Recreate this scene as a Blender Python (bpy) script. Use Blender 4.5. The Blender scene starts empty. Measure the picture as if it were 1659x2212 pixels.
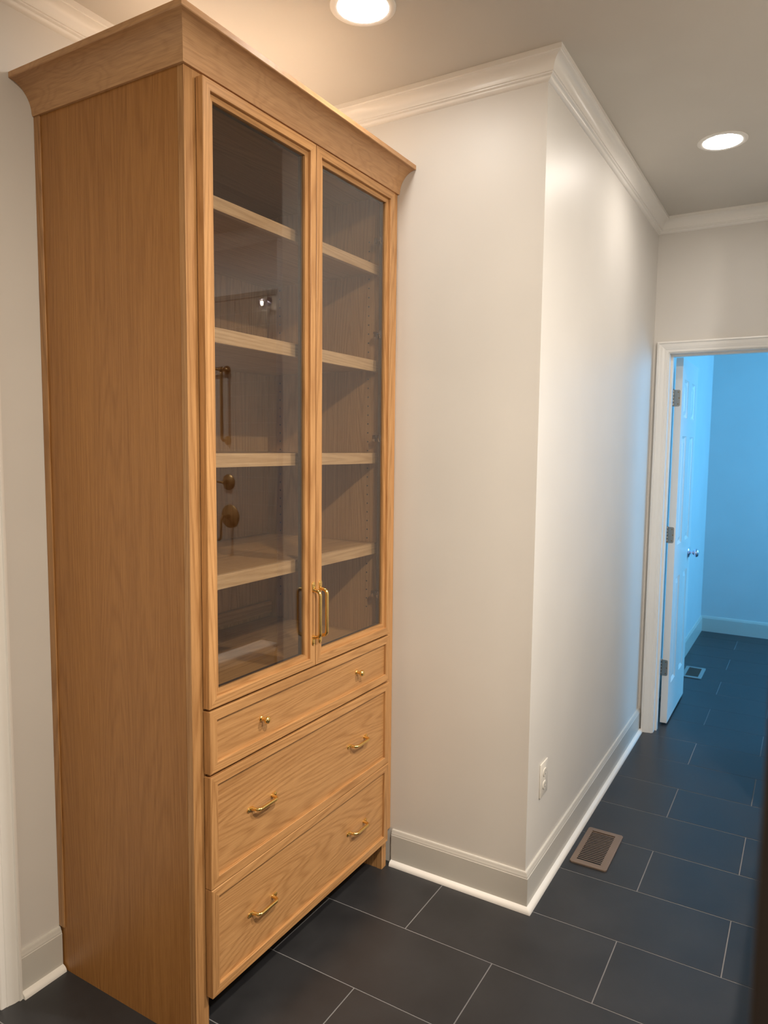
import bpy, bmesh, math, random
from mathutils import Vector, Matrix

random.seed(7)
SC = bpy.context.scene
COL = SC.collection
PI = math.pi

# ------------------------------------------------------------------ camera
W, H = 1659, 2212
F_PX = 1551.45
YAW, PITCH, ROLL = 1.03377, -0.089675, 0.01035
EYE = Vector((0.0, 0.0, 1.588))
fw = Vector((math.sin(YAW) * math.cos(PITCH), math.cos(YAW) * math.cos(PITCH), math.sin(PITCH)))
rt = Vector((math.cos(YAW), -math.sin(YAW), 0.0))
up = rt.cross(fw)
r2 = rt * math.cos(ROLL) + up * math.sin(ROLL)
u2 = up * math.cos(ROLL) - rt * math.sin(ROLL)
cam = bpy.data.cameras.new('camera')
cam.sensor_fit = 'VERTICAL'
cam.sensor_width = 27.0
cam.sensor_height = 36.0
cam.lens = F_PX / H * 36.0
cam.clip_start = 0.02
cam.dof.use_dof = True
cam.dof.focus_distance = 2.2
cam.dof.aperture_fstop = 7.5
cam_ob = bpy.data.objects.new('camera', cam)
cam_ob.matrix_world = Matrix(((r2.x, u2.x, -fw.x, EYE.x), (r2.y, u2.y, -fw.y, EYE.y),
                              (r2.z, u2.z, -fw.z, EYE.z), (0, 0, 0, 1)))
COL.objects.link(cam_ob)
SC.camera = cam_ob

# ------------------------------------------------------------------ world, lights, exposure
SC.view_settings.view_transform = 'Standard'
SC.view_settings.look = 'None'
SC.view_settings.gamma = 1.0
SC.view_settings.use_curve_mapping = False
SC.view_settings.exposure = 1.6
world = bpy.data.worlds.new('sky')
SC.world = world
world.use_nodes = True
bgn = world.node_tree.nodes['Background']
bgn.inputs[0].default_value = (0.30, 0.55, 0.95, 1)
bgn.inputs[1].default_value = 1.0
SC.cycles.max_bounces = 10
SC.cycles.diffuse_bounces = 6
SC.cycles.transparent_max_bounces = 12
SC.cycles.sample_clamp_indirect = 6.0
SC.cycles.use_denoising = True


def area_light(name, loc, aim, power, color, size, shape='DISK', size_y=None, spread=PI):
    l = bpy.data.lights.new(name, 'AREA')
    l.shape = shape
    l.size = size
    if size_y:
        l.size_y = size_y
    l.energy = power
    l.color = color
    l.spread = spread
    o = bpy.data.objects.new(name, l)
    o.location = loc
    o.rotation_euler = Vector(aim).to_track_quat('-Z', 'Y').to_euler()
    COL.objects.link(o)
    return o


WARM = (1.0, 0.925, 0.845)
CAN_EMIT = (30.0, 31.0)                 # radiance of the two ceiling cans in view
# unseen fill lamps at ceiling height, added outside the frame for brightness
area_light('fill_light', (0.58, -0.30, 2.80), (0, 0, -1), 25.0, (1.0, 0.885, 0.73), 0.14)
area_light('fill_light', (1.92, -0.75, 2.80), (0, 0, -1), 20.5, WARM, 0.14)
# warm LED strip lying on the cabinet top behind its crown, lighting ceiling and wall above
area_light('crown_strip_light', (1.78, 1.60, 2.575), (0, 0, 1), 0.34, (1.0, 0.70, 0.50), 0.86, 'RECTANGLE', 0.03)
# blue daylight standing in the window of the far room
area_light('window_daylight', (5.95, -1.96, 1.95), (0, 1, -0.38), 34.0, (0.12, 0.53, 1.0), 1.15, 'RECTANGLE', 1.5)

# ------------------------------------------------------------------ key dimensions (metres)
HC = 2.8107                      # ceiling
XW, YH, XD, YB = 2.2839, 0.7773, 4.1534, 1.8846   # alcove wall, hall wall, door wall, back wall
XS, YS = 1.272, 1.3168           # cabinet side plane and face-frame plane
YF = 1.2908                      # face of the doors and drawers
YHR = -0.033                     # other wall of the hall
XFAR = 6.825                     # back wall of the far room
YFL = 0.782                      # side wall of the far room
DOORT = 0.115                    # thickness of the door wall


# ------------------------------------------------------------------ materials
def new_mat(name):
    m = bpy.data.materials.new(name)
    m.use_nodes = True
    nt = m.node_tree
    nt.nodes.clear()
    out = nt.nodes.new('ShaderNodeOutputMaterial')
    return m, nt, out


def N(nt, typ, **kw):
    n = nt.nodes.new(typ)
    for k, v in kw.items():
        if k in n.inputs:
            n.inputs[k].default_value = v
        else:
            setattr(n, k, v)
    return n


def L(nt, a, b):
    nt.links.new(a, b)


def principled(nt, out, **kw):
    p = nt.nodes.new('ShaderNodeBsdfPrincipled')
    for k, v in kw.items():
        p.inputs[k].default_value = v
    L(nt, p.outputs[0], out.inputs[0])
    return p


def paint(name, color, rough, bump=0.0, scale=250.0, spec=0.5, var=0.02):
    m, nt, out = new_mat(name)
    p = principled(nt, out, Roughness=rough)
    p.inputs['Specular IOR Level'].default_value = spec
    tc = N(nt, 'ShaderNodeTexCoord')
    n1 = N(nt, 'ShaderNodeTexNoise', Scale=2.5, Detail=2.0)
    L(nt, tc.outputs['Object'], n1.inputs['Vector'])
    rp = N(nt, 'ShaderNodeValToRGB')
    rp.color_ramp.elements[0].position = 0.35
    rp.color_ramp.elements[1].position = 0.65
    rp.color_ramp.elements[0].color = tuple(c * (1 - var) for c in color) + (1,)
    rp.color_ramp.elements[1].color = tuple(min(1, c * (1 + var)) for c in color) + (1,)
    L(nt, n1.outputs[0], rp.inputs[0])
    L(nt, rp.outputs[0], p.inputs['Base Color'])
    if bump:
        n2 = N(nt, 'ShaderNodeTexNoise', Scale=scale, Detail=2.0)
        L(nt, tc.outputs['Object'], n2.inputs['Vector'])
        b = N(nt, 'ShaderNodeBump', Strength=bump, Distance=0.001)
        L(nt, n2.outputs[0], b.inputs['Height'])
        L(nt, b.outputs[0], p.inputs['Normal'])
    return m


def oak(name, axis, light, dark, figure=1.0, across=8.0, along=0.35, rings=34.0, rough=0.42):
    """Oak whose grain runs along x, y or z: contour lines of stretched noise give the cathedrals."""
    m, nt, out = new_mat(name)
    p = principled(nt, out, Roughness=rough)
    p.inputs['Specular IOR Level'].default_value = 0.4
    tc = N(nt, 'ShaderNodeTexCoord')
    oi = N(nt, 'ShaderNodeObjectInfo')
    off = N(nt, 'ShaderNodeVectorMath', operation='MULTIPLY')
    cmb = N(nt, 'ShaderNodeCombineXYZ')
    for i in range(3):
        L(nt, oi.outputs['Random'], cmb.inputs[i])
    L(nt, cmb.outputs[0], off.inputs[0])
    off.inputs[1].default_value = (7.3, 9.1, 5.7)
    add = N(nt, 'ShaderNodeVectorMath', operation='ADD')
    L(nt, tc.outputs['Object'], add.inputs[0])
    L(nt, off.outputs[0], add.inputs[1])

    def stretched(ac, al):
        mp = N(nt, 'ShaderNodeMapping')
        s = [ac, ac, ac]
        s['xyz'.index(axis)] = al
        mp.inputs['Scale'].default_value = s
        L(nt, add.outputs[0], mp.inputs[0])
        return mp
    low = N(nt, 'ShaderNodeTexNoise', Scale=1.0, Detail=1.5, Roughness=0.45)
    L(nt, stretched(across, along).outputs[0], low.inputs['Vector'])
    mul = N(nt, 'ShaderNodeMath', operation='MULTIPLY')
    mul.inputs[1].default_value = rings * 2 * PI
    L(nt, low.outputs[0], mul.inputs[0])
    wob = N(nt, 'ShaderNodeTexNoise', Scale=1.0, Detail=2.0)
    L(nt, stretched(90, 6).outputs[0], wob.inputs['Vector'])
    ad2 = N(nt, 'ShaderNodeMath', operation='MULTIPLY_ADD')
    ad2.inputs[1].default_value = 2.2
    L(nt, wob.outputs[0], ad2.inputs[0])
    L(nt, mul.outputs[0], ad2.inputs[2])
    sn = N(nt, 'ShaderNodeMath', operation='SINE')
    L(nt, ad2.outputs[0], sn.inputs[0])
    mr = N(nt, 'ShaderNodeMapRange')
    mr.inputs['From Min'].default_value = -1
    mr.inputs['From Max'].default_value = 1
    L(nt, sn.outputs[0], mr.inputs[0])
    pw = N(nt, 'ShaderNodeMath', operation='POWER')
    pw.inputs[1].default_value = 2.2
    L(nt, mr.outputs[0], pw.inputs[0])
    # pores and medium streaks
    por = N(nt, 'ShaderNodeTexNoise', Scale=1.0, Detail=3.0, Roughness=0.65)
    L(nt, stretched(520, 14).outputs[0], por.inputs['Vector'])
    pr = N(nt, 'ShaderNodeMapRange')
    pr.inputs['From Min'].default_value = 0.42
    pr.inputs['From Max'].default_value = 0.72
    L(nt, por.outputs[0], pr.inputs[0])
    stk = N(nt, 'ShaderNodeTexNoise', Scale=1.0, Detail=2.0)
    L(nt, stretched(170, 2.5).outputs[0], stk.inputs['Vector'])
    st = N(nt, 'ShaderNodeMapRange')
    st.inputs['From Min'].default_value = 0.3
    st.inputs['From Max'].default_value = 0.7
    L(nt, stk.outputs[0], st.inputs[0])
    broad = N(nt, 'ShaderNodeTexNoise', Scale=1.0, Detail=1.0)
    L(nt, stretched(7, 0.5).outputs[0], broad.inputs['Vector'])
    br = N(nt, 'ShaderNodeMapRange')
    br.inputs['From Min'].default_value = 0.3
    br.inputs['From Max'].default_value = 0.7
    L(nt, broad.outputs[0], br.inputs[0])

    def wsum(pairs):
        acc = None
        for sock, wgt in pairs:
            n = N(nt, 'ShaderNodeMath', operation='MULTIPLY_ADD')
            n.inputs[1].default_value = wgt
            L(nt, sock, n.inputs[0])
            if acc is None:
                n.inputs[2].default_value = 0.0
            else:
                L(nt, acc, n.inputs[2])
            acc = n.outputs[0]
        return acc
    fac = wsum([(pw.outputs[0], 0.34 * figure), (pr.outputs[0], 0.38), (st.outputs[0], 0.26), (br.outputs[0], 0.18)])
    mix = N(nt, 'ShaderNodeMix', data_type='RGBA')
    L(nt, fac, mix.inputs[0])
    mix.inputs[6].default_value = tuple(light) + (1,)
    mix.inputs[7].default_value = tuple(dark) + (1,)
    # each board a slightly different tone
    hv = N(nt, 'ShaderNodeHueSaturation')
    vr = N(nt, 'ShaderNodeMapRange')
    vr.inputs['To Min'].default_value = 0.93
    vr.inputs['To Max'].default_value = 1.07
    L(nt, oi.outputs['Random'], vr.inputs[0])
    L(nt, vr.outputs[0], hv.inputs['Value'])
    L(nt, mix.outputs[2], hv.inputs['Color'])
    L(nt, hv.outputs[0], p.inputs['Base Color'])
    b = N(nt, 'ShaderNodeBump', Strength=0.12, Distance=0.0006, invert=True)
    L(nt, pr.outputs[0], b.inputs['Height'])
    L(nt, b.outputs[0], p.inputs['Normal'])
    return m


OL, OD = (0.57, 0.310, 0.124), (0.28, 0.124, 0.038)
OAK = {a: oak('oak_' + a, a, OL, OD) for a in 'xyz'}
OAK_PANEL = oak('oak_drawer_panel', 'x', OL, OD, figure=0.85, across=6.5, along=0.62, rings=32)
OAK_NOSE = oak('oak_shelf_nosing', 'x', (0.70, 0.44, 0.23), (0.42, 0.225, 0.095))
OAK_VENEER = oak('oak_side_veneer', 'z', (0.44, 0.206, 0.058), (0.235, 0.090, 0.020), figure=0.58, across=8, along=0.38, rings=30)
OAK_CROWN = oak('oak_crown', 'x', (0.64, 0.37, 0.18), (0.37, 0.19, 0.082), figure=0.55, across=16, along=5.0, rings=11)
OAK_CROWN_Y = oak('oak_crown_return', 'y', (0.64, 0.37, 0.18), (0.37, 0.19, 0.082), figure=0.55, across=16, along=5.0, rings=11)
WALL = paint('warm_white_wall', (0.665, 0.635, 0.590), 0.44, bump=0.05, scale=220)
CEIL = paint('ceiling_paint', (0.62, 0.585, 0.53), 0.9, bump=0.03, scale=200, spec=0.2)
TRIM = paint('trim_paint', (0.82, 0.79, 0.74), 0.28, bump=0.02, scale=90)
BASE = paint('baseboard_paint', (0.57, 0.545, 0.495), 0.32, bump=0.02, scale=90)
FARWALL = paint('far_room_wall', (0.60, 0.62, 0.62), 0.6, bump=0.04)
DOORP = paint('door_paint', (0.80, 0.79, 0.76), 0.35)
PLASTIC = paint('outlet_plastic', (0.72, 0.68, 0.61), 0.3, var=0.01)
SLOT = paint('slot_dark', (0.02, 0.018, 0.016), 0.6, var=0.01)
BROWN = paint('register_enamel', (0.19, 0.135, 0.10), 0.42, bump=0.05, scale=400, var=0.08)
GREYM = paint('register_frame_grey', (0.28, 0.29, 0.28), 0.45, var=0.05)
DARKD = paint('dark_stained_door', (0.030, 0.018, 0.013), 0.5, var=0.2)
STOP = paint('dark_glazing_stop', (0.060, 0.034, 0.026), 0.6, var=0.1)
GROUT = paint('grout', (0.21, 0.205, 0.205), 0.9, bump=0.1, scale=500, var=0.08)
SHTILE = paint('shower_tile', (0.40, 0.37, 0.32), 0.2, bump=0.03, scale=25, var=0.06)
SHGROUT = paint('shower_grout', (0.80, 0.77, 0.70), 0.8)


def floor_tile_mat():
    m, nt, out = new_mat('charcoal_tile')
    p = principled(nt, out)
    tc = N(nt, 'ShaderNodeTexCoord')
    oi = N(nt, 'ShaderNodeObjectInfo')
    add = N(nt, 'ShaderNodeVectorMath', operation='ADD')
    L(nt, tc.outputs['Object'], add.inputs[0])
    cmb = N(nt, 'ShaderNodeCombineXYZ')
    mulr = N(nt, 'ShaderNodeMath', operation='MULTIPLY')
    mulr.inputs[1].default_value = 20.0
    L(nt, oi.outputs['Random'], mulr.inputs[0])
    L(nt, mulr.outputs[0], cmb.inputs[2])
    L(nt, cmb.outputs[0], add.inputs[1])
    n1 = N(nt, 'ShaderNodeTexNoise', Scale=5.0, Detail=5.0, Roughness=0.6)
    L(nt, add.outputs[0], n1.inputs['Vector'])
    rp = N(nt, 'ShaderNodeValToRGB')
    rp.color_ramp.elements[0].position = 0.3
    rp.color_ramp.elements[1].position = 0.72
    rp.color_ramp.elements[0].color = (0.0225, 0.0225, 0.0245, 1)
    rp.color_ramp.elements[1].color = (0.037, 0.037, 0.0395, 1)
    L(nt, n1.outputs[0], rp.inputs[0])
    L(nt, rp.outputs[0], p.inputs['Base Color'])
    mr = N(nt, 'ShaderNodeMapRange')
    mr.inputs['To Min'].default_value = 0.30
    mr.inputs['To Max'].default_value = 0.44
    L(nt, n1.outputs[0], mr.inputs[0])
    L(nt, mr.outputs[0], p.inputs['Roughness'])
    n2 = N(nt, 'ShaderNodeTexNoise', Scale=160.0, Detail=3.0)
    L(nt, tc.outputs['Object'], n2.inputs['Vector'])
    b = N(nt, 'ShaderNodeBump', Strength=0.08, Distance=0.001)
    L(nt, n2.outputs[0], b.inputs['Height'])
    L(nt, b.outputs[0], p.inputs['Normal'])
    return m


TILE = floor_tile_mat()
BOUNCE_TOP = oak('pale_bounce_top', 'x', (0.88, 0.80, 0.68), (0.80, 0.68, 0.52))  # unseen cabinet top, made near-white to bounce light onto the ceiling


def metal(name, color, rough):
    m, nt, out = new_mat(name)
    p = principled(nt, out, Metallic=1.0)
    p.inputs['Base Color'].default_value = tuple(color) + (1,)
    tc = N(nt, 'ShaderNodeTexCoord')
    n = N(nt, 'ShaderNodeTexNoise', Scale=120.0, Detail=2.0)
    L(nt, tc.outputs['Object'], n.inputs['Vector'])
    mr = N(nt, 'ShaderNodeMapRange')
    mr.inputs['To Min'].default_value = rough * 0.8
    mr.inputs['To Max'].default_value = rough * 1.25
    L(nt, n.outputs[0], mr.inputs[0])
    L(nt, mr.outputs[0], p.inputs['Roughness'])
    return m


BRASS = metal('polished_brass', (0.90, 0.62, 0.22), 0.17)
BRONZE = metal('aged_brass', (0.30, 0.20, 0.09), 0.32)
CHROME = metal('chrome', (0.80, 0.80, 0.95), 0.08)
NICKEL = metal('satin_nickel', (0.40, 0.37, 0.33), 0.38)


def glass_mat():
    """Thin clear pane: mostly see-through, mirror share rises at grazing angles (Schlick)."""
    m, nt, out = new_mat('clear_pane')
    tr = N(nt, 'ShaderNodeBsdfTransparent')
    tr.inputs[0].default_value = (0.89, 0.90, 0.90, 1)
    gl = N(nt, 'ShaderNodeBsdfGlossy')
    gl.inputs['Roughness'].default_value = 0.0
    lw = N(nt, 'ShaderNodeLayerWeight', Blend=0.5)
    pw = N(nt, 'ShaderNodeMath', operation='POWER')
    pw.inputs[1].default_value = 5.0
    L(nt, lw.outputs['Facing'], pw.inputs[0])
    ma = N(nt, 'ShaderNodeMath', operation='MULTIPLY_ADD')
    ma.inputs[1].default_value = 0.92
    ma.inputs[2].default_value = 0.08
    L(nt, pw.outputs[0], ma.inputs[0])
    mx = N(nt, 'ShaderNodeMixShader')
    L(nt, ma.outputs[0], mx.inputs[0])
    L(nt, tr.outputs[0], mx.inputs[1])
    L(nt, gl.outputs[0], mx.inputs[2])
    L(nt, mx.outputs[0], out.inputs[0])
    return m


GLASS = glass_mat()


def emit_mat(name, color, strength):
    m, nt, out = new_mat(name)
    e = N(nt, 'ShaderNodeEmission', Strength=strength)
    e.inputs[0].default_value = tuple(color) + (1,)
    L(nt, e.outputs[0], out.inputs[0])
    return m


LENS = [emit_mat('lit_lens', WARM, e) for e in CAN_EMIT]
BULB = emit_mat('lit_bulb', (1.0, 0.85, 0.65), 30.0)


# ------------------------------------------------------------------ mesh helpers
def add_box(bm, x0, x1, y0, y1, z0, z1, bevel=0.0):
    vs = [bm.verts.new((x, y, z)) for x in (x0, x1) for y in (y0, y1) for z in (z0, z1)]
    idx = [(0, 1, 3, 2), (4, 6, 7, 5), (0, 4, 5, 1), (2, 3, 7, 6), (0, 2, 6, 4), (1, 5, 7, 3)]
    fs = [bm.faces.new([vs[i] for i in f]) for f in idx]
    if bevel:
        es = list({e for f in fs for e in f.edges})
        bmesh.ops.bevel(bm, geom=es, offset=bevel, segments=2, profile=0.5, affect='EDGES')


def add_prism(bm, pts, axis, a0, a1):
    """Polygon pts (2D) extruded along an axis; for 'x' pts are (y,z), 'y' (x,z), 'z' (x,y)."""
    def mk(p, a):
        return {'x': (a, p[0], p[1]), 'y': (p[0], a, p[1]), 'z': (p[0], p[1], a)}[axis]
    A = [bm.verts.new(mk(p, a0)) for p in pts]
    B = [bm.verts.new(mk(p, a1)) for p in pts]
    n = len(pts)
    bm.faces.new(A)
    bm.faces.new(B[::-1])
    for i in range(n):
        j = (i + 1) % n
        bm.faces.new((A[i], B[i], B[j], A[j]))


def add_rings(bm, rings, cap=True, closed=True):
    R = [[bm.verts.new(p) for p in r] for r in rings]
    for a, b in zip(R, R[1:]):
        n = len(a)
        for i in range(n if closed else n - 1):
            j = (i + 1) % n
            bm.faces.new((a[i], a[j], b[j], b[i]))
    if cap:
        bm.faces.new(R[0][::-1])
        bm.faces.new(R[-1])


def add_lathe(bm, prof, origin, axis, seg=24):
    """prof: list of (radius, distance along axis)."""
    o = Vector(origin)
    a = Vector(axis).normalized()
    s = a.orthogonal().normalized()
    t = a.cross(s)
    rings = []
    for r, d in prof:
        rings.append([o + a * d + (s * math.cos(2 * PI * k / seg) + t * math.sin(2 * PI * k / seg)) * max(r, 1e-5)
                      for k in range(seg)])
    add_rings(bm, rings)


def add_tube(bm, pts, r, seg=12):
    pts = [Vector(p) for p in pts]
    rad = r if isinstance(r, (list, tuple)) else [r] * len(pts)
    t0 = (pts[1] - pts[0]).normalized()
    s = t0.orthogonal().normalized()
    rings = []
    for i, p in enumerate(pts):
        if i == 0:
            t = t0
        elif i == len(pts) - 1:
            t = (pts[-1] - pts[-2]).normalized()
        else:
            t = ((pts[i + 1] - p).normalized() + (p - pts[i - 1]).normalized()).normalized()
        s = (s - t * s.dot(t)).normalized()
        b = t.cross(s)
        rings.append([p + (s * math.cos(2 * PI * k / seg) + b * math.sin(2 * PI * k / seg)) * rad[i] for k in range(seg)])
    add_rings(bm, rings)


def sweep_segment(bm, prof, path, nrm, i, closed=False):
    """Profile (o, h) swept along leg i of a polyline with mitred ends; o points to nrm x direction, h along nrm."""
    P = [Vector(p) for p in path]
    nrm = Vector(nrm)
    n = len(P)

    def side(k):
        d = (P[(k + 1) % n] - P[k]).normalized()
        return nrm.cross(d)
    legs = n if closed else n - 1

    def offs(k, leg):
        s = side(leg)
        prev, nxt = (k - 1) % n, k
        if not closed and (k == 0 or k == n - 1):
            return s
        a, b = side(prev if closed or k > 0 else leg), side(nxt)
        return (a + b) / (1 + a.dot(b))
    j = (i + 1) % n
    r0 = [P[i] + offs(i, i) * o + nrm * h for o, h in prof]
    r1 = [P[j] + offs(j, i) * o + nrm * h for o, h in prof]
    add_rings(bm, [r0, r1])


def obj(name, bm, mat, parent=None, smooth=0.0, label=None):
    bmesh.ops.recalc_face_normals(bm, faces=bm.faces)
    if parent is not None and parent.type == 'EMPTY':
        bmesh.ops.translate(bm, verts=bm.verts, vec=-parent.matrix_basis.translation)
    elif parent is not None and parent.parent is not None and parent.parent.type == 'EMPTY':
        bmesh.ops.translate(bm, verts=bm.verts, vec=-parent.parent.matrix_basis.translation)
    me = bpy.data.meshes.new(name)
    bm.to_mesh(me)
    bm.free()
    me.materials.append(mat)
    if smooth:
        for p in me.polygons:
            p.use_smooth = True
        me.set_sharp_from_angle(angle=math.radians(smooth))
    o = bpy.data.objects.new(name, me)
    COL.objects.link(o)
    if parent is not None:
        o.parent = parent
    if label:
        o['label'] = label
    return o


def tag(o, label, cat, group=None):
    o['label'] = label
    o['category'] = cat
    if group:
        o['group'] = group
    return o


def struct(o, label=None, cat=None):
    o['kind'] = 'structure'
    if label:
        o['label'] = label
    if cat:
        o['category'] = cat
    return o


def thing(name, label, cat, loc, group=None):
    o = bpy.data.objects.new(name, None)
    o.empty_display_size = 0.1
    o.location = loc
    COL.objects.link(o)
    return tag(o, label, cat, group)


def box_obj(name, dims, mat, parent=None, bevel=0.0, label=None):
    bm = bmesh.new()
    add_box(bm, *dims, bevel=bevel)
    return obj(name, bm, mat, parent, label=label)


# ------------------------------------------------------------------ room shell
X0, Y0, Y1 = -1.45, -1.95, 2.05
struct(box_obj('ceiling', (X0, XFAR + 0.1, Y0 - 0.2, Y1, HC, HC + 0.1), CEIL),
       'smooth warm white ceiling over the cabinet and hall', 'ceiling')

# walls (each a solid with its face on the plane named above)
struct(box_obj('wall_back', (1.052, XW + 0.1, YB, YB + 0.12, 0, HC), WALL),
       'warm white wall behind the oak cabinet', 'wall')
bm = bmesh.new()
add_box(bm, X0, 0.30, YB, YB + 0.12, 0, HC)
add_box(bm, 0.30, 1.052, YB, YB + 0.12, 2.11, HC)
struct(obj('wall_back.001', bm, WALL), 'warm white wall around the doorway beside the cabinet', 'wall')
struct(box_obj('wall_alcove', (XW, XW + 0.12, YH + 0.12, YB, 0, HC), WALL),
       'white satin wall that boxes in the far end of the cabinet', 'wall')
struct(box_obj('wall_hall', (XW, XD, YH, YH + 0.12, 0, HC), WALL),
       'white satin hall wall with the outlet low on it', 'wall')
bm = bmesh.new()
add_box(bm, XD, XD + DOORT, 0.709, 0.90, 0, HC)
add_box(bm, XD, XD + DOORT, 0.075, 0.709, 2.118, HC)
add_box(bm, XD, XD + DOORT, Y0, 0.075, 0, HC)
struct(obj('wall_end', bm, WALL), 'warm white wall at the end of the hall around the open doorway', 'wall')
struct(box_obj('wall_hall.001', (3.2435, XD, -0.148, YHR, 0, HC), WALL),
       'white hall wall mirrored pale in the cabinet glass', 'wall')
struct(box_obj('wall_partition', (1.04, 1.15, Y0, -0.04, 0, HC), WALL),
       'white partition wall the dark door hangs on', 'wall')
struct(box_obj('wall_rear', (X0, XD, Y0 - 0.12, Y0, 0, HC), WALL), 'white wall behind the photographer', 'wall')
struct(box_obj('wall_near', (X0 - 0.1, X0, Y0, Y1, 0, HC), WALL), 'white wall beside the photographer', 'wall')
# far room
struct(box_obj('wall_far_side', (XD + DOORT, XFAR, YFL, YFL + 0.1, 0, HC), FARWALL),
       'blue lit side wall of the room beyond the door', 'wall')
struct(box_obj('wall_far_back', (XFAR, XFAR + 0.1, -2.05, YFL + 0.1, 0, HC), FARWALL),
       'blue lit back wall of the room beyond the door', 'wall')
bm = bmesh.new()
add_box(bm, XD + DOORT, 5.35, -2.05, -1.95, 0, HC)
add_box(bm, 6.55, XFAR, -2.05, -1.95, 0, HC)
add_box(bm, 5.35, 6.55, -2.05, -1.95, 0, 0.95)
add_box(bm, 5.35, 6.55, -2.05, -1.95, 2.45, HC)
struct(obj('wall_far_window', bm, FARWALL), 'wall of the far room that holds its window', 'wall')
bm = bmesh.new()
for (a, b, c, d) in ((5.35, 5.40, 0.95, 2.45), (6.50, 6.55, 0.95, 2.45), (5.40, 6.50, 0.95, 1.00), (5.40, 6.50, 2.40, 2.45), (5.40, 6.50, 1.68, 1.72)):
    add_box(bm, a, b, -2.03, -1.985, c, d)
win = struct(obj('window_1', bm, TRIM), 'white sash window of the far room', 'window')
box_obj('pane', (5.40, 6.50, -2.012, -2.008, 1.00, 1.68), GLASS, win)
box_obj('pane', (5.40, 6.50, -2.012, -2.008, 1.72, 2.40), GLASS, win)

# ------------------------------------------------------------------ tiled floor
FW, FL, GR = 0.3078, 0.6151, 0.0034
XA = 2.2831
floor = struct(box_obj('floor', (X0, XFAR + 0.1, Y0 - 0.1, Y1, -0.06, -0.0012), GROUT),
               'charcoal tile floor laid in running bond with grey grout', 'floor')
tile_me = None
k0 = int(math.floor((X0 - XA) / FW))
k1 = int(math.ceil((XFAR - XA) / FW))
n_t = 0
for k in range(k0, k1 + 1):
    j0 = 0.4630 if k % 2 == 0 else 0.1549
    x0 = XA + (k - 1) * FW
    if x0 > XFAR or x0 + FW < X0:
        continue
    for q in range(-5, 4):
        y0 = j0 + q * FL
        if y0 > Y1 - 0.1 or y0 + FL < Y0:
            continue
        # only floor that some room really has
        if x0 > XW + 0.12 and x0 + FW < XD and y0 > YH + 0.12:
            continue
        if x0 > XD and y0 > YFL + 0.1:
            continue
        if tile_me is None:
            bm = bmesh.new()
            add_box(bm, GR / 2, FW - GR / 2, GR / 2, FL - GR / 2, -0.008, 0.0, bevel=0.0009)
            t = obj('floor_tile', bm, TILE, floor)
            tile_me = t.data
        else:
            t = bpy.data.objects.new('floor_tile', tile_me)
            COL.objects.link(t)
            t.parent = floor
        t.location = (x0, y0, random.uniform(-0.0003, 0.0))
        n_t += 1

# ------------------------------------------------------------------ crown, baseboards, casings
CROWN = [(0, 0), (0, -0.076), (0.005, -0.0745), (0.010, -0.071), (0.0125, -0.067), (0.0125, -0.064), (0.019, -0.061), (0.0195, -0.0575),
         (0.0235, -0.0565)] + [(0.0235 + 0.030 * (1 - math.cos(t)) + 0.0, -0.0565 + 0.0385 * math.sin(t)) for t in
                              [PI / 2 * k / 7 for k in range(1, 8)]] + [(0.0545, -0.0165), (0.058, -0.0155), (0.058, 0)]
crown_path = [(X0, YB, HC), (XW, YB, HC), (XW, YH, HC), (XD, YH, HC), (XD, YHR, HC)]
labels = ['white crown moulding over the wall behind the cabinet', 'white crown moulding across the boxed-in alcove wall',
          'white crown moulding running along the hall wall', 'white crown moulding over the far doorway']
# room lies on the -y / -x side: walk so that nrm x d points into the room
for i in range(4):
    bm = bmesh.new()
    pr = [(-o, h) for o, h in CROWN]
    sweep_segment(bm, pr, crown_path, (0, 0, 1), i)
    struct(obj('trim_%d' % (i + 1), bm, TRIM, smooth=35), labels[i], 'crown moulding')
rc_path = [(XD, YHR, HC), (3.2435, YHR, HC), (3.2435, Y0, HC)]
for i in range(2):
    bm = bmesh.new()
    sweep_segment(bm, [(-o, h) for o, h in CROWN], rc_path, (0, 0, 1), i)
    struct(obj('trim_%d' % (5 + i), bm, TRIM, smooth=35),
           ('white crown moulding of the hall wall mirrored in the glass', 'white crown moulding over the shower tile mirrored in the glass')[i], 'crown moulding')

BASEP = [(0, 0.0), (0.014, 0.0), (0.014, 0.116), (0.0125, 0.1175), (0.0125, 0.119), (0.0115, 0.124), (0.009, 0.1275), (0.009, 0.1295), (0.006, 0.1345), (0.0, 0.1352)]
SHOE = [(0.014, 0.0), (0.031, 0.0), (0.0306, 0.004), (0.0285, 0.0095), (0.0245, 0.0135), (0.019, 0.0165), (0.014, 0.018)]


def baseboard(names, path, labs, shoe=True):
    for i in range(len(path) - 1):
        bm = bmesh.new()
        sweep_segment(bm, [(-o, h) for o, h in BASEP], path, (0, 0, 1), i)
        if not names[i]:
            bm.free()
            continue
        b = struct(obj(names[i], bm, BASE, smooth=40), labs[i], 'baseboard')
        if shoe:
            bm = bmesh.new()
            sweep_segment(bm, [(-o, h) for o, h in SHOE], path, (0, 0, 1), i)
            obj('shoe_moulding', bm, TRIM, b, smooth=40, label='white quarter round shoe moulding')


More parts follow.
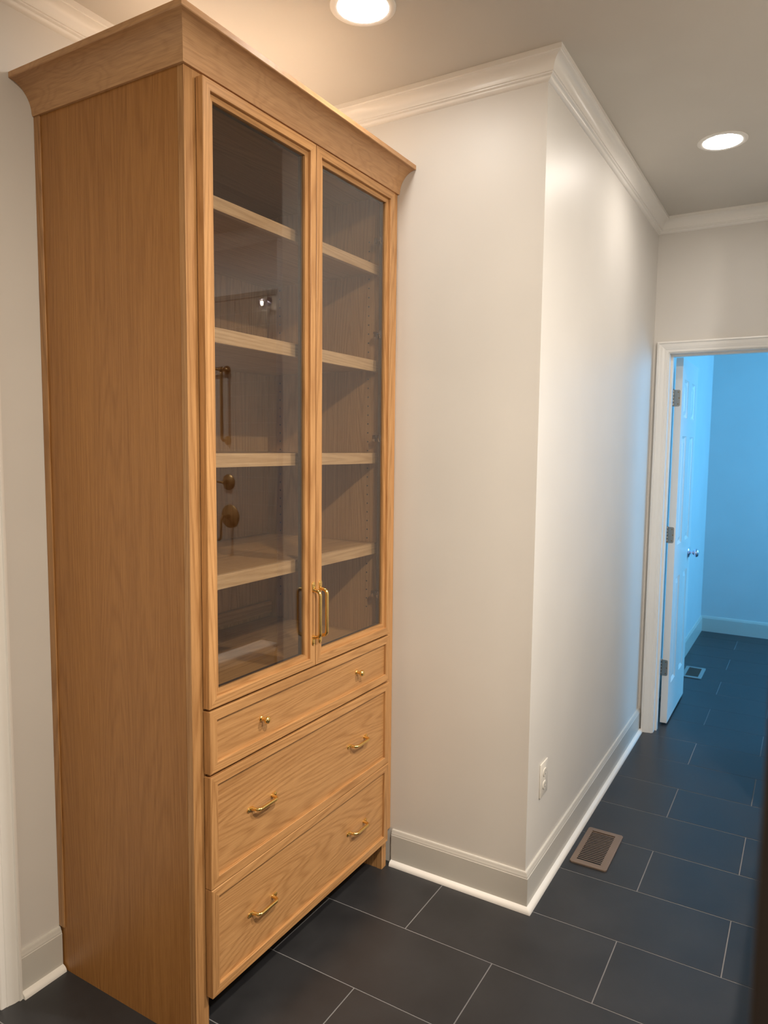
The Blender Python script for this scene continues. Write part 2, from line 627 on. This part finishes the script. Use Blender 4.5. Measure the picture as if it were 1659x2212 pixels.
baseboard(['baseboard_back'], [(1.134, YB, 0), (1.2675, YB, 0)], ['white baseboard between the door casing and the cabinet'])
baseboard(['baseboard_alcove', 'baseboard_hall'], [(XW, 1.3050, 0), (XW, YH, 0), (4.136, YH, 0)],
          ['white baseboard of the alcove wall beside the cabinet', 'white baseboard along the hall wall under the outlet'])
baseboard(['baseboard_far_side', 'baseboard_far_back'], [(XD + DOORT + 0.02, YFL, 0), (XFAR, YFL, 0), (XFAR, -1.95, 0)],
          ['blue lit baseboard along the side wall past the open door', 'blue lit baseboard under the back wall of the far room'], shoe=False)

CASE = [(0, 0), (0, 0.020), (0.004, 0.0215), (0.009, 0.0215), (0.011, 0.0175), (0.013, 0.0168), (0.022, 0.0165), (0.031, 0.014), (0.037, 0.0115),
        (0.041, 0.0115), (0.043, 0.0095), (0.055, 0.0085), (0.058, 0.006), (0.058, 0)]


def casing(path, nrm, name, label, mat=TRIM):
    """Mitred three-piece casing; path is the OUTER edge, profile goes inward."""
    bm = bmesh.new()
    sweep_segment(bm, CASE, path, nrm, 1)
    head = struct(obj(name, bm, mat, smooth=30), label, 'door casing')
    for i in (0, 2):
        bm = bmesh.new()
        sweep_segment(bm, CASE, path, nrm, i)
        obj('casing_leg', bm, mat, head, smooth=30)
    return head


# hall doorway: wall normal is -x; walk so that nrm x d points inward
hallcase = casing([(XD, 0.0065, 0.0), (XD, 0.0065, 2.1685), (XD, 0.757, 2.1685), (XD, 0.757, 0.0)], (-1, 0, 0), 'trim_8',
                  'white moulded casing around the open doorway at the hall end')
bm = bmesh.new()
for (a, b, c, d) in ((0.694, 0.709, 0, 2.118), (0.075, 0.084, 0, 2.118)):
    add_box(bm, XD - 0.001, XD + DOORT + 0.001, a, b, c, d)
add_box(bm, XD - 0.001, XD + DOORT + 0.001, 0.084, 0.694, 2.106, 2.118)
obj('door_jamb', bm, TRIM, hallcase)
bm = bmesh.new()
add_box(bm, XD + 0.045, XD + 0.08, 0.683, 0.694, 0, 2.106)
add_box(bm, XD + 0.045, XD + 0.08, 0.084, 0.683, 2.094, 2.106)
obj('door_stop', bm, TRIM, hallcase)
# doorway beside the cabinet, in the back wall
backcase = casing([(1.134, YB, 0.0), (1.134, YB, 2.165), (0.22, YB, 2.165), (0.22, YB, 0.0)], (0, -1, 0), 'trim_9',
                  'white moulded casing at the picture edge beside the cabinet')
bm = bmesh.new()
add_box(bm, 1.052, 1.074, YB - 0.001, YB + 0.12, 0, 2.11)
add_box(bm, 0.28, 0.302, YB - 0.001, YB + 0.12, 0, 2.11)
add_box(bm, 0.302, 1.052, YB - 0.001, YB + 0.12, 2.09, 2.11)
obj('door_jamb', bm, TRIM, backcase)
struct(box_obj('door_3', (0.303, 1.051, YB + 0.035, YB + 0.07, 0.008, 2.088), DOORP, bevel=0.002),
       'closed white door behind the casing beside the cabinet', 'door')

# ------------------------------------------------------------------ the oak cabinet
cab = thing('display_cabinet', 'tall built-in oak cabinet with two glass doors over three drawers', 'cabinet', (XS, YS, 0))
DX0, DX1, MID = 1.3075, 2.2195, 1.7635
CB = 2.4785                       # underside of the crown
# carcass
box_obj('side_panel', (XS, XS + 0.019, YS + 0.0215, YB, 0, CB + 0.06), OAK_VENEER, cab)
bm = bmesh.new()
add_box(bm, 2.2222, 2.241, YS + 0.0215, YB, 0, CB + 0.06)
obj('side_panel', bm, OAK['z'], cab)
box_obj('back_panel', (XS + 0.019, 2.2222, YB - 0.021, YB - 0.001, 0.10, CB + 0.06), OAK['z'], cab)
box_obj('top_panel', (XS + 0.019, 2.2222, YS + 0.0215, YB - 0.021, CB - 0.0195, CB), OAK['x'], cab)
box_obj('bottom_panel', (XS + 0.019, 2.2222, YS + 0.0215, YB - 0.021, 0.125, 0.144), OAK['x'], cab)
box_obj('divider_panel', (XS + 0.019, 2.2222, YS + 0.0215, YB - 0.021, 0.885, 0.904), OAK['x'], cab)
box_obj('hanging_cleat', (XS + 0.019, 2.2222, YB - 0.039, YB - 0.021, 0.922, 0.969), OAK['x'], cab)
# face frame
box_obj('face_stile', (XS, 1.318, YS, YS + 0.021, 0, CB + 0.06), OAK['z'], cab, bevel=0.0008)
box_obj('face_stile', (2.205, XW - 0.0012, YS, YS + 0.021, 0.1365, CB + 0.06), OAK['z'], cab, bevel=0.0008)
box_obj('face_leg', (2.2205, 2.2505, YS, YS + 0.021, 0, 0.1365), OAK['z'], cab)
for z0, z1 in ((2.436, CB + 0.06), (0.1275, 0.15)):
    box_obj('face_rail', (1.318, 2.205, YS, YS + 0.021, z0, z1), OAK['x'], cab)
# scribe strip against the wall
box_obj('scribe_moulding', (XS - 0.0045, XS, YB - 0.0255, YB - 0.0005, 0.137, CB), OAK['z'], cab, bevel=0.001)
# crown
cc = [(0.0, CB), (0.0075, CB), (0.0095, CB + 0.006)]
for k in range(1, 13):
    t = PI / 2 * k / 12
    cc.append((0.0095 + 0.0615 * (1 - math.cos(t)) ** 0.92, CB + 0.006 + 0.067 * math.sin(t)))
cc += [(0.073, CB + 0.0745), (0.073, CB + 0.088), (0.0, CB + 0.088)]
cpath = [(XS, YB - 0.0006, 0), (XS, YS, 0), (XW - 0.0006, YS, 0)]
for i, mt in enumerate((OAK_CROWN_Y, OAK_CROWN)):
    bm = bmesh.new()
    sweep_segment(bm, [(-o, h) for o, h in cc], cpath, (0, 0, 1), i)
    obj('crown_moulding', bm, mt, cab, smooth=32)
box_obj('dust_cover', (XS, XW - 0.001, YS + 0.001, YB - 0.001, CB + 0.078, CB + 0.0865), BOUNCE_TOP, cab)
# shelves
SHELF = [(2.1905, 2.224), (1.855, 1.894), (1.5303, 1.5677), (1.203, 1.2414)]
for z0, z1 in SHELF:
    s = box_obj('shelf', (XS + 0.0205, 2.2207, 1.3665, YB - 0.022, z0 + 0.008, z1), OAK['x'], cab)
    box_obj('nosing', (XS + 0.0205, 2.2207, 1.350, 1.3665, z0, z1), OAK_NOSE, s, bevel=0.0008)
# peg holes in the far side panel
bm = bmesh.new()
for z in [1.0 + 0.032 * k for k in range(42)]:
    for y in (1.395, 1.80):
        add_lathe(bm, [(0.0028, 0), (0.0028, 0.0006)], (2.2222, y, z), (-1, 0, 0), 8)
ph = obj('peg_hole', bm, SLOT, cab)
ph['kind'] = 'stuff'


def frame_pieces(parent, x0, x1, z0, z1, w, t_front, t_back, inner):
    """Four mitred outer frame pieces; inner: extra profile points (o, y) toward the panel."""
    path = [(x0, 0, z0), (x1, 0, z0), (x1, 0, z1), (x0, 0, z1)]
    prof = [(0, -t_back), (0, -t_front - 0.0012), (0.0012, -t_front), (w - 0.001, -t_front), (w, -t_front - 0.001), (w, -t_back)]
    for i in range(4):
        bm = bmesh.new()
        sweep_segment(bm, prof, path, (0, -1, 0), i, closed=True)
        obj('rail' if i % 2 == 0 else 'stile', bm, OAK['x'] if i % 2 == 0 else OAK['z'], parent)


def brass_pull(parent, c, d, length, foot, out=0.030, rad=0.0047, plate=0.0062):
    """D pull: rounded foot plates with screws, bar bent forward. c = centre on the wood face, d = length direction."""
    c = Vector(c)
    d = Vector(d).normalized()
    n = Vector((0, -1, 0))
    s = d.cross(n)
    bm = bmesh.new()
    hl = length / 2
    for sg in (1, -1):
        # stadium plate
        a = c + d * sg * (hl - plate)
        b = c + d * sg * (hl - foot)
        ring = []
        for k in range(9):
            t = -PI / 2 + PI * k / 8
            ring.append(a + d * sg * math.cos(t) * plate + s * math.sin(t) * plate)
        for k in range(9):
            t = PI / 2 + PI * k / 8
            ring.append(b + d * sg * math.cos(t) * plate * 0.75 + s * math.sin(t) * plate * 0.75)
        ctr = (a + b) / 2
        add_rings(bm, [[p for p in ring], [p + n * 0.0022 for p in ring], [ctr + (p - ctr) * 0.86 + n * 0.0034 for p in ring]])
        # screw
        sc = c + d * sg * (hl - plate * 1.05)
        add_lathe(bm, [(0.0031, 0.003), (0.0031, 0.0040), (0.0018, 0.0046)], sc, n, 12)
    pts = []
    rr = 0.014
    e = hl - foot + 0.002
    pts.append(c + d * e + n * 0.001)
    pts.append(c + d * (e - 0.001) + n * (out - rr) * 0.55)
    for k in range(7):
        t = PI / 2 * k / 6
        pts.append(c + d * (e - 0.002 - rr * (1 - math.cos(t))) + n * (out - rr + rr * math.sin(t)))
    m2 = [(2 * ((p - c).dot(d))) for p in pts]
    pts2 = [p - d * q for p, q in zip(pts, m2)]
    allp = pts + pts2[::-1]
    r = [rad * 1.25] + [rad] * (len(allp) - 2) + [rad * 1.25]
    add_tube(bm, allp, r, 14)
    return obj('pull_handle', bm, BRASS, parent, smooth=40)


def brass_knob(parent, c):
    bm = bmesh.new()
    add_lathe(bm, [(0.0085, 0), (0.0088, 0.0015), (0.0075, 0.0032), (0.0052, 0.0045), (0.0045, 0.010), (0.0050, 0.0145), (0.0082, 0.0165),
                   (0.0102, 0.0195), (0.0106, 0.0225), (0.0096, 0.026), (0.0070, 0.0285), (0.0035, 0.0297), (0.0, 0.030)], c, (0, -1, 0), 28)
    return obj('knob', bm, BRASS, parent, smooth=50)


def glass_door(x0, x1, z0, z1, hx):
    w, w2 = 0.026, 0.0155
    ya, yb = YF, YS - 0.0035
    # inner sticking frame is the door part itself; the outer mitred pieces, pane and pull hang on it
    path = [(x0, 0, z0), (x1, 0, z0), (x1, 0, z1), (x0, 0, z1)]
    prof = [(w - 0.002, -yb), (w - 0.002, -ya - 0.0095), (w + w2, -ya - 0.0095), (w + w2, -yb - 0.0)]
    bm = bmesh.new()
    for i in (1, 3):
        sweep_segment(bm, prof, path, (0, -1, 0), i, closed=True)
    d = obj('door', bm, OAK['z'], cab)
    for i in (0, 2):
        bm = bmesh.new()
        sweep_segment(bm, prof, path, (0, -1, 0), i, closed=True)
        obj('inner_rail', bm, OAK['x'], d)
    frame_pieces(d, x0, x1, z0, z1, w, ya, yb, None)
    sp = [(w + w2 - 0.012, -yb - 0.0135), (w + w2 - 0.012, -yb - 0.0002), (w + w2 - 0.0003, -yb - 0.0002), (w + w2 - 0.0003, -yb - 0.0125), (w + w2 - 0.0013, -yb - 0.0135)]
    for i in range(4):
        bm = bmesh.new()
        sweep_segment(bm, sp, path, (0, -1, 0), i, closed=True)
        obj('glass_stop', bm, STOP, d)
    g = w + w2 - 0.003
    box_obj('glass_pane', (x0 + g, x1 - g, ya + 0.0152, ya + 0.0177, z0 + g, z1 - g), GLASS, d)
    brass_pull(d, (hx, YF, 1.078), (0, 0, 1), 0.198, 0.027, out=0.0265, rad=0.0054, plate=0.0080)
    return d


dl = glass_door(DX0, MID - 0.0016, 0.9135, 2.4622, 1.7505)
dr = glass_door(MID + 0.0016, DX1, 0.9135, 2.4622, 1.7855)
# concealed hinges on the far door
for z in (2.30, 1.98, 1.62, 1.06):
    bm = bmesh.new()
    add_box(bm, 2.183, 2.2215, YS + 0.024, YS + 0.036, z - 0.012, z + 0.012, bevel=0.002)
    add_lathe(bm, [(0.016, 0), (0.016, 0.003)], (2.186, YS + 0.0005, z), (0, 1, 0), 16)
    add_lathe(bm, [(0.003, 0), (0.003, 0.002)], (2.196, YS + 0.024, z + 0.005), (0, -1, 0), 10)
    obj('concealed_hinge', bm, CHROME, dr, smooth=40)

DRAW = [(0.740, 0.9065), (0.4265, 0.7318), (0.1225, 0.4240)]
for i, (z0, z1) in enumerate(DRAW):
    w = 0.027
    bm = bmesh.new()
    add_box(bm, DX0 + w - 0.004, DX1 - w + 0.004, YF + 0.0085, YS - 0.0055, z0 + w - 0.004, z1 - w + 0.004)
    dw = obj('drawer', bm, OAK_PANEL, cab)
    frame_pieces(dw, DX0, DX1, z0, z1, w, YF, YS - 0.0035, None)
    yp = YF + 0.0085
    if i == 0:
        brass_knob(dw, (1.517, yp, 0.822))
        brass_knob(dw, (2.010, yp, 0.8235))
    else:
        zc = 0.5765 if i == 1 else 0.267
        brass_pull(dw, (1.518, yp, zc), (1, 0, 0), 0.128, 0.021, out=0.0255, rad=0.0049, plate=0.0070)
        brass_pull(dw, (2.018, yp, zc), (1, 0, 0), 0.128, 0.021, out=0.0255, rad=0.0049, plate=0.0070)
    # drawer box behind the front
    bm = bmesh.new()
    add_box(bm, 1.325, 1.338, YS + 0.022, YB - 0.06, z0 + 0.03, z1 - 0.03)
    add_box(bm, 2.189, 2.202, YS + 0.022, YB - 0.06, z0 + 0.03, z1 - 0.03)
    add_box(bm, 1.338, 2.189, YB - 0.073, YB - 0.06, z0 + 0.03, z1 - 0.03)
    add_box(bm, 1.338, 2.189, YS + 0.022, YB - 0.073, z0 + 0.03, z0 + 0.04)
    obj('drawer_box', bm, OAK['y'], dw)

# ------------------------------------------------------------------ recessed ceiling lights
for (x, y, lm, lab) in ((1.782, 1.146, LENS[0], 'lit recessed ceiling light above the oak cabinet'),
                    (3.225, 0.378, LENS[1], 'lit recessed ceiling light over the hall near the door')):
    t = thing('recessed_light', lab, 'ceiling light', (x, y, HC), 'recessed ceiling lights')
    bm = bmesh.new()
    seg = 40
    rings = []
    for r, z in ((0.0925, HC - 0.0003), (0.0925, HC - 0.003), (0.088, HC - 0.0055), (0.080, HC - 0.0062), (0.0725, HC - 0.0045), (0.0715, HC - 0.0004)):
        rings.append([Vector((x + r * math.cos(2 * PI * k / seg), y + r * math.sin(2 * PI * k / seg), z)) for k in range(seg)])
    add_rings(bm, rings, cap=False)
    obj('trim_ring', bm, TRIM, t, smooth=50)
    bm = bmesh.new()
    add_lathe(bm, [(0.0715, 0), (0.0715, 0.0008), (0.0, 0.0009)], (x, y, HC - 0.0044), (0, 0, 1), seg)
    obj('lens', bm, lm, t)

# ------------------------------------------------------------------ outlet
ol = thing('wall_outlet', 'almond duplex outlet plate low on the hall wall', 'outlet', (2.447, YH, 0.342))
bm = bmesh.new()
add_box(bm, 2.4075, 2.4875, YH - 0.0055, YH - 0.0002, 0.3425, 0.467, bevel=0.0022)
obj('cover_plate', bm, PLASTIC, ol, smooth=40)
for zc in (0.4285, 0.381):
    bm = bmesh.new()
    ring = [(2.4475 + 0.0165 * math.cos(t), zc + max(-0.0135, min(0.0135, 0.0165 * math.sin(t)))) for t in [2 * PI * k / 28 for k in range(28)]]
    add_prism(bm, ring, 'y', YH - 0.0085, YH - 0.005)
    rc = obj('receptacle', bm, PLASTIC, ol, smooth=40)
    bm = bmesh.new()
    add_box(bm, 2.4405, 2.4420, YH - 0.0088, YH - 0.0084, zc - 0.001, zc + 0.008)
    add_box(bm, 2.4530, 2.4545, YH - 0.0088, YH - 0.0084, zc, zc + 0.007)
    add_lathe(bm, [(0.0024, 0), (0.0024, 0.0004)], (2.4475, YH - 0.0084, zc - 0.007), (0, -1, 0), 12)
    obj('slot', bm, SLOT, rc)
bm = bmesh.new()
add_lathe(bm, [(0.003, 0), (0.003, 0.0008), (0.001, 0.0014)], (2.4475, YH - 0.0052, 0.4047), (0, -1, 0), 12)
obj('screw', bm, PLASTIC, ol)

# ------------------------------------------------------------------ floor registers
fr = thing('floor_register', 'brown metal floor register with thin louvres by the hall baseboard', 'floor vent', (2.793, 0.6565, 0))


def ring_frame(bm, x0, x1, y0, y1, a0, a1, b0, b1, z, zt):
    """Stamped rim: outer edge slopes up to the top, opening a0..a1 x b0..b1."""
    c = 0.007
    outer = [(x0 + c, y0), (x1 - c, y0), (x1, y0 + c), (x1, y1 - c), (x1 - c, y1), (x0 + c, y1), (x0, y1 - c), (x0, y0 + c)]
    e = 0.004
    mid = [(min(max(x, x0 + e), x1 - e), min(max(y, y0 + e), y1 - e)) for x, y in outer]
    inn = [(a0, b0), (a1, b0), (a1, b0), (a1, b1), (a1, b1), (a0, b1), (a0, b1), (a0, b0)]
    R = [[Vector((x, y, z)) for x, y in outer], [Vector((x, y, zt - 0.001)) for x, y in outer], [Vector((x, y, zt)) for x, y in mid],
         [Vector((x, y, zt)) for x, y in inn], [Vector((x, y, z)) for x, y in inn]]
    add_rings(bm, R, cap=False)
    bmesh.ops.remove_doubles(bm, verts=bm.verts, dist=1e-6)
    bmesh.ops.dissolve_degenerate(bm, edges=bm.edges, dist=1e-7)


bm = bmesh.new()
ring_frame(bm, 2.6474, 2.9386, 0.5865, 0.7265, 2.674, 2.9145, 0.614, 0.7055, 0.0004, 0.0065)
obj('frame', bm, BROWN, fr)
box_obj('duct_shade_plate', (2.672, 2.9165, 0.612, 0.7075, 0.0003, 0.0010), SLOT, fr)  # near-black sheet stands in for the shade down the duct
nl = 18
for k in range(nl):
    xc = 2.674 + (2.9145 - 2.674) * (k + 1) / (nl + 1)
    bm = bmesh.new()
    add_prism(bm, [(xc - 0.0020, 0.0054), (xc - 0.0018, 0.0060), (xc + 0.0017, 0.0062), (xc + 0.0019, 0.0056)], 'y', 0.6135, 0.706)
    obj('louvre', bm, BROWN, fr)

f2 = thing('floor_register', 'grey framed floor vent with dark opening beyond the open door', 'floor vent', (5.468, 0.655, 0))
bm = bmesh.new()
ring_frame(bm, 5.330, 5.606, 0.590, 0.722, 5.357, 5.579, 0.6135, 0.6985, 0.0004, 0.006)
obj('frame', bm, GREYM, f2)
box_obj('duct_shade_plate', (5.355, 5.581, 0.612, 0.700, 0.0003, 0.0010), SLOT, f2)  # shade inside the opening, put in as a near-black sheet
for k in range(14):
    xc = 5.357 + 0.222 * (k + 1) / 15
    bm = bmesh.new()
    add_prism(bm, [(xc - 0.002, 0.0030), (xc + 0.002, 0.0033), (xc + 0.001, 0.0012), (xc - 0.001, 0.0012)], 'y', 0.613, 0.699)
    obj('louvre', bm, BROWN, f2)

# ------------------------------------------------------------------ the open six-panel door
LX0, LX1, LY0, LY1, LZ0, LZ1 = 4.3145, 4.9185, 0.648, 0.685, 0.012, 2.101
cols = [(4.398, 4.540), (4.674, 4.816)]
rows = [(1.774, 1.9875), (1.046, 1.6695), (0.232, 0.853)]
xs_ = [LX0, cols[0][0], cols[0][1], cols[1][0], cols[1][1], LX1]
zs_ = [LZ0, rows[2][0], rows[2][1], rows[1][0], rows[1][1], rows[0][0], rows[0][1], LZ1]
bm = bmesh.new()
for i in range(5):
    for j in range(7):
        if i in (1, 3) and j in (1, 3, 5):
            add_box(bm, xs_[i], xs_[i + 1], LY0 + 0.010, LY1 - 0.010, zs_[j], zs_[j + 1])
        else:
            add_box(bm, xs_[i], xs_[i + 1], LY0, LY1, zs_[j], zs_[j + 1])
bmesh.ops.remove_doubles(bm, verts=bm.verts, dist=1e-6)
door = struct(obj('door_1', bm, DOORP), 'white six-panel door standing open into the blue lit room', 'door')
for (a0, a1) in cols:
    for (c0, c1) in rows:
        for sgn, y in ((1, LY0), (-1, LY1)):
            bm = bmesh.new()
            m = 0.012      # sloped sticking, flat groove, raised field
            y1 = y + sgn * 0.0098
            y2 = y + sgn * 0.0025

            def rect(d, yy):
                return [Vector((a0 + d, yy, c0 + d)), Vector((a1 - d, yy, c0 + d)), Vector((a1 - d, yy, c1 - d)), Vector((a0 + d, yy, c1 - d))]
            add_rings(bm, [rect(0.0, y + sgn * 0.0098), rect(0.0, y + sgn * 0.0012), rect(0.013, y1), rect(0.019, y1), rect(0.040, y2), rect(0.041, y2)], cap=False)
            q = [bm.verts.new(p) for p in rect(0.041, y2)]
            bm.faces.new(q)
            obj('raised_panel', bm, DOORP, door)
for z0, z1 in ((1.833, 1.9247), (1.064, 1.155), (0.2917, 0.3845)):
    bm = bmesh.new()
    xx = LX0 - 0.0006
    ring = []
    for (yy, zz, s0) in ((0.655, z0, 0), (0.655, z1, 1)):
        pass
    r = 0.009
    pts = [(0.6895, z0), (0.6895, z1)]
    for k in range(5):
        t = PI / 2 + PI / 2 * k / 4
        pts.append((0.656 + r + r * math.cos(t), z1 - r + r * math.sin(t)))
    for k in range(5):
        t = PI + PI / 2 * k / 4
        pts.append((0.656 + r + r * math.cos(t), z0 + r + r * math.sin(t)))
    add_prism(bm, pts, 'x', LX0 - 0.0022, LX0 + 0.0004)
    h = obj('hinge', bm, NICKEL, door)
    bm = bmesh.new()
    n5 = 5
    for k in range(n5):
        a = z0 + (z1 - z0) * k / n5
        add_lathe(bm, [(0.0055, 0.0006), (0.0058, 0.001), (0.0058, (z1 - z0) / n5 - 0.001), (0.0055, (z1 - z0) / n5 - 0.0006)], (LX0 - 0.002, 0.6925, a), (0, 0, 1), 12)
    add_lathe(bm, [(0.004, 0), (0.0046, 0.002), (0.002, 0.005)], (LX0 - 0.002, 0.6925, z1), (0, 0, 1), 12)
    obj('knuckle', bm, NICKEL, h, smooth=40)
    bm = bmesh.new()
    for (yy, zz) in ((0.667, z1 - 0.013), (0.662, (z0 + z1) / 2), (0.667, z0 + 0.013)):
        add_lathe(bm, [(0.0035, 0), (0.0035, 0.0006), (0.001, 0.001)], (LX0 - 0.0022, yy, zz), (-1, 0, 0), 10)
    obj('screw', bm, BRONZE, h)
for sgn, y in ((-1, LY0), (1, LY1)):
    bm = bmesh.new()
    add_lathe(bm, [(0.032, 0), (0.0325, 0.003), (0.028, 0.007), (0.014, 0.010), (0.0095, 0.014), (0.0095, 0.026), (0.014, 0.030), (0.0235, 0.036),
                   (0.027, 0.045), (0.0255, 0.054), (0.018, 0.060), (0.0, 0.062)], (4.852, y, 0.948), (0, sgn, 0), 28)
    obj('doorknob', bm, CHROME, door, smooth=45)

# ------------------------------------------------------------------ dark door beside the camera
bm = bmesh.new()
add_box(bm, 0.262, 1.035, -0.033, 0.0083, 0.012, 2.06, bevel=0.0015)
dd = struct(obj('door_2', bm, DARKD), 'dark stained door edge close to the camera, out of focus', 'door')
for z in (0.25, 1.05, 1.85):
    bm = bmesh.new()
    add_lathe(bm, [(0.006, 0), (0.006, 0.09)], (1.0385, -0.0365, z), (0, 0, 1), 12)
    obj('hinge', bm, BRONZE, dd)

# ------------------------------------------------------------------ shower seen mirrored in the cabinet glass
TX = 3.2345
shw = struct(box_obj('wall_shower', (3.2435, 3.36, Y0, -0.148, 0, HC), WALL),
             'tiled shower wall mirrored in the glass of the near cabinet door', 'wall')
box_obj('grout_bed', (TX + 0.002, 3.2435, -0.90, YHR - 0.0005, 0, 2.44), SHGROUT, shw)
bm = bmesh.new()
add_prism(bm, [(TX - 0.008, 2.438), (TX - 0.010, 2.446), (TX - 0.006, 2.456), (TX - 0.006, 2.462), (TX + 0.002, 2.470), (3.2435, 2.470), (3.2435, 2.438)], 'y', -0.905, YHR)
obj('tile_cap', bm, SHTILE, shw)
th, tl = 0.0794, 0.2032
tile_meshes = {}
for r in range(30):
    zt = 0.055 + r * th
    for c in range(0, 6):
        y1 = YHR - 0.001 - c * tl + (tl / 2 if r % 2 else 0)
        y0 = max(y1 - tl, -0.90)
        y1 = min(y1, YHR - 0.001)
        wd = round(y1 - y0, 4)
        if wd < 0.01:
            continue
        if wd not in tile_meshes:
            bm = bmesh.new()
            add_box(bm, TX, 3.2425, 0.001, wd - 0.001, 0.001, th - 0.001, bevel=0.0008)
            t = obj('wall_tile', bm, SHTILE, shw)
            tile_meshes[wd] = t.data
        else:
            t = bpy.data.objects.new('wall_tile', tile_meshes[wd])
            COL.objects.link(t)
            t.parent = shw
        t.location = (0, y0, zt)

kn = thing('shower_knee_wall', 'low tiled shower wall with white stepped cap, mirrored at the foot of the near glass door', 'low wall', (2.45, -0.09, 0))
box_obj('tiled_body', (1.75, 3.2255, -0.128, -0.046, 0.0005, 0.392), SHTILE, kn)
bm = bmesh.new()
add_prism(bm, [(-0.040, 0.392), (-0.040, 0.404), (-0.034, 0.408), (-0.034, 0.420), (-0.028, 0.426), (-0.028, 0.438), (-0.032, 0.443),
               (-0.142, 0.443), (-0.146, 0.438), (-0.146, 0.426), (-0.140, 0.420), (-0.140, 0.408), (-0.134, 0.404), (-0.134, 0.392)], 'x', 1.74, 3.2255)
obj('cap', bm, TRIM, kn)

FY = -0.405
hs = thing('shower_slide_bar', 'aged brass shower bar mirrored high in the near glass door', 'shower fitting', (TX, FY, 1.75))
bm = bmesh.new()
add_lathe(bm, [(0.024, 0), (0.026, 0.005), (0.016, 0.014), (0.009, 0.018)], (TX, FY, 2.035), (-1, 0, 0), 20)
obj('flange', bm, BRONZE, hs, smooth=40)
bm = bmesh.new()
add_lathe(bm, [(0.024, 0), (0.026, 0.005), (0.016, 0.014), (0.009, 0.018)], (TX, FY, 1.62), (-1, 0, 0), 20)
obj('flange', bm, BRONZE, hs, smooth=40)
bm = bmesh.new()
add_tube(bm, [(TX - 0.012, FY, 1.62), (TX - 0.040, FY, 1.62), (TX - 0.050, FY, 1.63), (TX - 0.052, FY, 1.65), (TX - 0.052, FY, 2.005), (TX - 0.050, FY, 2.025),
              (TX - 0.040, FY, 2.035), (TX - 0.012, FY, 2.035)], 0.009, 12)
obj('bar', bm, BRONZE, hs, smooth=40)
bm = bmesh.new()
add_lathe(bm, [(0.0, 0), (0.014, 0.005), (0.019, 0.017), (0.014, 0.029), (0.0, 0.034)], (TX - 0.052, FY, 2.018), (0, 0, 1), 18)
add_tube(bm, [(TX - 0.055, FY, 2.035), (TX - 0.075, FY - 0.12, 2.045), (TX - 0.085, FY - 0.17, 2.03)], [0.009, 0.009, 0.02], 12)
obj('hand_shower', bm, BRONZE, hs, smooth=40)
for nm, yy, zz, rad, lab in (('shower_valve', -0.40, 1.37, 0.047, 'small round aged brass diverter mirrored in the near glass door'),
                            ('shower_valve', -0.39, 1.165, 0.069, 'large round aged brass shower valve mirrored in the near glass door')):
    v = thing(nm, lab, 'shower fitting', (TX, yy, zz))
    bm = bmesh.new()
    add_lathe(bm, [(rad, 0), (rad * 1.02, 0.004), (rad * 0.9, 0.009), (rad * 0.35, 0.014), (0.015, 0.018), (0.014, 0.042), (0.0, 0.045)], (TX, yy, zz), (-1, 0, 0), 30)
    obj('escutcheon', bm, BRONZE, v, smooth=40)
    bm = bmesh.new()
    if rad > 0.06:
        add_tube(bm, [(TX - 0.035, yy, zz), (TX - 0.062, yy - 0.004, zz + 0.005), (TX - 0.072, yy - 0.008, zz - 0.018), (TX - 0.075, yy - 0.008, zz - 0.12),
                      (TX - 0.075, yy - 0.025, zz - 0.14)], [0.010, 0.009, 0.008, 0.008, 0.007], 12)
    else:
        add_tube(bm, [(TX - 0.035, yy, zz), (TX - 0.050, yy, zz), (TX - 0.053, yy - 0.045, zz + 0.004)], [0.010, 0.009, 0.006], 12)
    obj('lever', bm, BRONZE, v, smooth=40)

SX, SY, SZ = TX - 0.06, -0.085, 2.375
cl = thing('wall_sconce', 'small lit crystal sconce on the shower tile, mirrored bright in the near glass door', 'wall light', (TX, SY, SZ))
bm = bmesh.new()
add_lathe(bm, [(0.022, 0), (0.023, 0.004), (0.012, 0.010), (0.006, 0.012), (0.006, 0.055)], (TX, SY, SZ + 0.03), (-1, 0, 0), 20)
add_lathe(bm, [(0.0, 0), (0.022, 0.002), (0.022, 0.006), (0.0, 0.010)], (SX, SY, SZ + 0.026), (0, 0, 1), 16)
obj('bracket', bm, CHROME, cl, smooth=40)
bm = bmesh.new()
add_lathe(bm, [(0.0, 0), (0.006, 0.004), (0.007, 0.014), (0.004, 0.026), (0.0, 0.028)], (SX, SY, SZ + 0.024), (0, 0, -1), 14)
obj('bulb', bm, BULB, cl)
for k in range(8):
    t = 2 * PI * k / 8
    bm = bmesh.new()
    add_lathe(bm, [(0.0, 0), (0.0045, 0.01), (0.0055, 0.038), (0.0, 0.05)], (SX + 0.021 * math.cos(t), SY + 0.021 * math.sin(t), SZ + 0.027), (0, 0, -1), 6)
    obj('crystal_drop', bm, CHROME if k % 2 == 0 else GLASS, cl)
